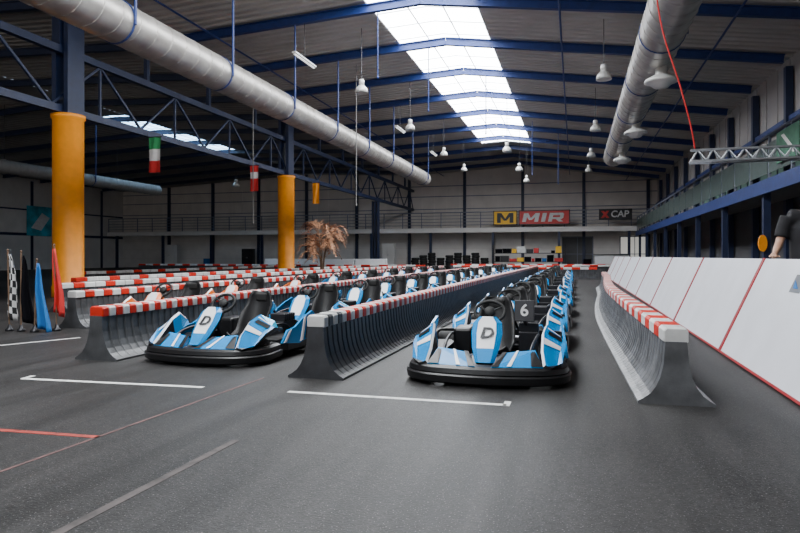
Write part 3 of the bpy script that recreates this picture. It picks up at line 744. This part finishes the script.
# ------------------------------------------------------------------ start truss, cable
t=thing('aluminium_truss','silver lattice truss hanging over the white boards at right','truss',(1.6,9.75,2.48))
b=MB()
for y,z in ((-.09,0),(.09,0),(0,.17)): b.tube([(0,y,z),(3.0,y,z)],.02,8)
b.build('chords','alu',t)
for i in range(15):
    b=MB(); x=i*.2
    for (ya,za),(yb,zb) in (((-.09,0),(0,.17)),((.09,0),(0,.17)),((-.09,0),(.09,0))): b.tube([(x,ya,za),(x+.1,yb,zb)],.010,6); b.tube([(x+.1,yb,zb),(x+.2,ya,za)],.010,6)
    b.build('lattice','alu',t)
b=MB(); b.box((2.8,0,-1.24),(.09,.09,2.48)); b.box((2.8,0,-2.45),(.5,.5,.06)); b.build('stand_post','alu',t)
b=MB(); b.tube(smooth_path([(1.66,9.75,2.675),(1.60,9.72,3.0),(1.45,9.7,3.6),(1.20,9.8,4.6),(1.08,9.9,6.0),(1.08,10.1,7.4),(1.08,10.25,7.75)],6),.012,6); o=b.build('hanging_cable','flag_red'); tag(o,'thin red cable hanging from the roof to the silver truss','cable')

# ------------------------------------------------------------------ dried palm
t=thing('dried_palm','tall dried brown spiky palm in a pot beside the farther orange column','plant',(-10.9,25.9,0))
b=MB(); b.lathe([(0,0),(.28,0),(.36,.5),(.38,.52),(.33,.52),(.31,.46),(0,.46)],n=20); b.build('pot','bark',t)
for i in range(5):
    a=2*PI*i/5; h=(2.2,1.8,2.4,1.5,2.0)[i]; b=MB()
    b.tube(smooth_path([(.05*math.cos(a),.05*math.sin(a),.45),(.12*math.cos(a),.12*math.sin(a),1.1),(.34*math.cos(a),.34*math.sin(a),h)],5),[.035-.0015*j for j in range(11)],8); b.build('stem','bark',t)
    for n_ in range(12):
        a2=a+random.uniform(-1.5,1.5); z0=h-random.uniform(0,1.1)*(n_/12); L=random.uniform(.7,1.25); rise=random.uniform(.0,.8)
        base=Vector((.34*math.cos(a)*(z0/h),.34*math.sin(a)*(z0/h),z0)); d=Vector((math.cos(a2),math.sin(a2),0)); sd=Vector((-d.y,d.x,0)); b=MB(); N=12; spine=[]
        for k_ in range(N+1):
            f=k_/N; spine.append(base+d*L*f*(.9-.1*f)+Vector((0,0,rise*math.sin(f*1.8)-.5*f*f*f*L)))
        b.tube(spine,[.013-.0008*k_ for k_ in range(N+1)],5)
        for k_ in range(2,N+1):
            c=spine[k_]; tt=(spine[k_]-spine[k_-1]).normalized(); ll=.24*math.sin(PI*min(1,.2+.75*k_/N))+.06
            for s in (-1,1):
                tip=c+sd*s*ll*random.uniform(.5,1)+tt*ll*.9+Vector((0,0,ll*random.uniform(-.35,.35)))
                b.add([c-tt*.038,c+tt*.038,tip],[(0,1,2)])
        b.build('frond','frond',t)

# ------------------------------------------------------------------ stores before the back wall
tb=MB(); tb.lathe([(.17,.03),(.20,0),(.28,0),(.32,.05),(.32,.15),(.28,.2),(.20,.2),(.17,.17),(.17,.03)],n=18); ty=tb.build('tyre','rubber')
first=True
HT=[5,6,7,5,6,7,6,7,5]
for s_ in range(9):
    for j in range(HT[s_]):
        o=ty if first else ty.copy()
        if not first: C.objects.link(o)
        first=False
        o.location=(-12.4+.70*s_+random.uniform(-.03,.03),48.6+random.uniform(-.03,.03),.2*j); tag(o,'black tyre %s from the floor in the %s tyre stack from left'%(ORD[j],ORD[s_]),'tyre','stacked tyres before the back wall')
t=thing('storage_shelf','dark open shelf rack with mixed crates below the red sign','shelf',(-3.4,48.5,0))
b=MB()
for s_ in (-1,1):
    for y in (-.3,.3): b.box((s_*2.7,y,1.0),(.06,.06,2.0))
for i in range(3): b.box((0,0,.03+.66*i),(5.4,.6,.05))
b.build('rack','darkmetal',t)
mm=['sign_red','flag_white','flag_black','yellow','flag_black','flag_black','flag_black','darkmetal','flag_blue']
CN={'sign_red':'red','flag_white':'white','flag_blue':'blue','yellow':'yellow','flag_black':'black','darkmetal':'dark grey'}
for i in range(3):
    x=-5.95; j=0
    while x<-1.0:
        w=random.uniform(.25,.7); hh=random.uniform(.15,.56)
        if random.random()<.85 and x+w<-.8:
            mname=random.choice(mm); b=MB(); b.box((0,0,hh/2),(w-.06,.45,hh)); b.box((0,0,hh-.02),(w-.03,.48,.04)); o=b.build('crate',mname,bevel=.01); o.location=(x+w/2,48.47,.057+.66*i)
            tag(o,'%s lidded crate, %s from the left on the %s shelf under the red sign'%(CN[mname],ORD[j],('bottom','middle','top')[i]),'crate','crates on the shelf rack'); j+=1
        x+=w
t=thing('counter','white and red service counter near the far right end','counter',(2.6,48.3,0))
b=MB(); b.box((0,0,.6),(2.4,.7,1.2)); b.build('front','white',t,.02)
b=MB(); b.box((0,-.02,1.23),(2.55,.85,.06)); b.build('top','sign_dark',t,.01)
b=MB(); b.box((0,-.36,.4),(2.4,.02,.3)); b.build('stripe','sign_red',t)
# lockers and drums under the back gallery
for i,(x,h,m) in enumerate(((-37.2,2.2,'pale_band'),(-28.9,1.8,'darkmetal'),(-15.4,2.2,'pale_band'))):
    t=thing('storage_locker','%s two-door storage locker under the back gallery, %s from the left'%({'pale_band':'pale grey','darkmetal':'dark'}[m],ORD[i]),'locker',(x,51.3,0),0,'storage lockers under the back gallery')
    b=MB(); b.box((0,0,h/2),(1.1,.5,h)); b.build('body',m,t,.01)
    for s in (-1,1):
        b=MB(); b.box((s*.27,-.26,h/2+.03),(.52,.02,h-.14)); dd=b.build('door',m,t)
        b=MB(); b.box((s*.06,-.28,h*.55),(.02,.03,.14)); b.build('handle','steel',dd)
for i,x in enumerate((-33.2,-23.4,-22.5,.9)):
    t=thing('steel_drum','%s steel drum before the back wall, %s from the left'%(('blue','dark','blue','dark')[i],ORD[i]),'drum',(x,51.2 if i<3 else 48.6,0),0,'steel drums')
    b=MB(); b.lathe([(0,0),(.29,0),(.30,.02),(.29,.04),(.29,.28),(.305,.30),(.29,.32),(.29,.58),(.305,.60),(.29,.62),(.29,.86),(.30,.88),(.29,.9)],n=20); b.build('shell',('flag_blue','flag_black')[i%2],t)
    b=MB(); b.lathe([(0,.89),(.285,.89),(.285,.87)],n=20); b.build('lid','steel',t)

# ------------------------------------------------------------------ person
PX,PY=2.56,8.05
t=thing('person','person in black t-shirt behind the white boards, hand on the board edge','person',(PX,PY,0)); t.scale=(1.05,1.05,1.05)
def remesh(o,v):
    m=o.modifiers.new('r','REMESH'); m.mode='VOXEL'; m.voxel_size=v; m.use_smooth_shade=True
    s_=o.modifiers.new('s','SMOOTH'); s_.iterations=6; s_.factor=.5
b=MB()
b.tube([(0,0,.92),(0,.0,1.05),(0,.01,1.2),(0,.0,1.38),(0,.01,1.5),(0,.0,1.56)],[.15,.14,.145,.155,.12,.06],16)
b.tube([(-.06,0,1.48),(-.2,0,1.50)],[.09,.075],12); b.tube([(.06,0,1.48),(.2,0,1.50)],[.09,.075],12)
b.tube([(0,.0,1.5),(.01,-.015,1.62)],[.06,.055],12)
HX=.03
b.ell((HX,-.02,1.735),(.076,.098,.12),18,12); b.ell((HX,-.045,1.67),(.055,.065,.06),14,8)
b.tube([(HX,-.11,1.745),(HX,-.135,1.715),(HX,-.115,1.705)],[.010,.016,.012],8)
for s_ in (-1,1): b.ell((HX+s_*.078,0,1.73),(.012,.025,.035),8,6)
# right arm: upper arm hangs, forearm comes forward, hand rests on the board's top edge
b.tube([(-.2,0,1.49),(-.25,.01,1.36),(-.285,.0,1.23)],[.058,.05,.042],12)
b.tube([(-.285,.0,1.23),(-.34,-.10,1.15),(-.385,-.19,1.092)],[.043,.038,.027],12)
b.tube([(-.385,-.19,1.092),(-.41,-.235,1.075)],[.032,.036],10)
for i,(dx,L) in enumerate(((-.032,.07),(-.011,.08),(.012,.075),(.032,.06))):
    b.tube([(-.41+dx,-.235,1.075),(-.42+dx*1.15,-.235-L*.5,1.08),(-.425+dx*1.2,-.235-L,1.062)],[.010,.009,.008],8)
b.tube([(-.38,-.205,1.077),(-.355,-.235,1.073),(-.355,-.27,1.066)],[.012,.010,.009],8)
b.tube([(.2,0,1.49),(.27,.02,1.33),(.29,.03,1.18)],[.058,.05,.042],12); b.tube([(.29,.03,1.18),(.29,-.03,1.04),(.28,-.08,.93)],[.043,.038,.027],12)
b.tube([(.28,-.08,.93),(.28,-.1,.86)],[.034,.034],10)
for i,dy in enumerate((-.03,-.01,.012,.03)): b.tube([(.28,-.1+dy,.86),(.275,-.11+dy,.82),(.265,-.12+dy,.785)],[.010,.009,.008],8)
b.tube([(.275,-.13,.9),(.265,-.155,.86),(.26,-.16,.83)],[.012,.010,.009],8)
for s_ in (-1,1): b.tube([(s_*.09,0,.95),(s_*.1,0,.5),(s_*.11,.02,.08)],[.085,.055,.04],12); b.tube([(s_*.11,.05,.04),(s_*.12,-.1,.035)],[.04,.035],10)
o=b.build('body','skin',t); remesh(o,.008)
b=MB(); b.tube([(0,0,.86),(0,0,1.0),(0,.01,1.2),(0,0,1.38),(0,.01,1.5)],[.19,.185,.185,.19,.13],18)
b.tube([(-.05,0,1.48),(-.2,0,1.5)],[.1,.09],12); b.tube([(.05,0,1.48),(.2,0,1.5)],[.1,.09],12)
b.tube([(-.2,0,1.5),(-.25,.01,1.36),(-.27,.0,1.28)],[.085,.075,.073],12); b.tube([(.2,0,1.5),(.26,.02,1.34),(.272,.02,1.28)],[.085,.073,.072],12)
o=b.build('t_shirt','shirt',t); remesh(o,.012)
b=MB()
b.tube([(0,0,.98),(0,0,.86)],[.155,.16],16)
for s_ in (-1,1): b.tube([(s_*.085,0,.9),(s_*.1,0,.5),(s_*.11,.02,.06)],[.105,.08,.065],12)
o=b.build('trousers','jeans',t); remesh(o,.012)
for s_ in (-1,1):
    b=MB(); b.ell((s_*.118,-.05,.04),(.05,.14,.04),12,8); b.build('shoe','rubber',t)
    b=MB(); b.ell((HX+s_*.03,-.108,1.745),(.013,.008,.009),8,6); b.build('eye','white',t)
    b=MB(); b.ell((HX+s_*.03,-.1155,1.745),(.006,.004,.006),8,6); b.build('iris','hair',t)
b=MB(); b.tube([(HX-.024,-.108,1.675),(HX,-.114,1.675),(HX+.024,-.108,1.675)],.005,6); b.build('mouth','flag_red',t)
b=MB(); b.ell((HX,.012,1.765),(.084,.098,.108),18,10); b.build('hair','hair',t)

# ------------------------------------------------------------------ world, camera
w=bpy.data.worlds.new('World'); bpy.context.scene.world=w; w.use_nodes=True
nt=w.node_tree; bg=nt.nodes['Background']; bg.inputs['Strength'].default_value=.60
tc=nt.nodes.new('ShaderNodeTexCoord'); sx=nt.nodes.new('ShaderNodeSeparateXYZ'); nt.links.new(tc.outputs['Generated'],sx.inputs[0])
rp=nt.nodes.new('ShaderNodeValToRGB'); mr=nt.nodes.new('ShaderNodeMapRange'); mr.inputs[1].default_value=-.15; mr.inputs[2].default_value=.15
nt.links.new(sx.outputs['Z'],mr.inputs[0]); nt.links.new(mr.outputs[0],rp.inputs['Fac']); nt.links.new(rp.outputs['Color'],bg.inputs['Color'])
rp.color_ramp.elements[0].color=(3.4,3.15,2.9,1); rp.color_ramp.elements[1].color=(.32,.38,.48,1)  # bright lower half added as fill light for the roof and back wall
cam=bpy.data.cameras.new('Camera'); cam.sensor_width=36; cam.lens=28; cam.shift_y=-.013; cam.clip_end=200
co=bpy.data.objects.new('Camera',cam); C.objects.link(co); co.location=(0,0,1.13); co.rotation_euler=(PI/2,0,math.radians(15.7))
bpy.context.scene.camera=co
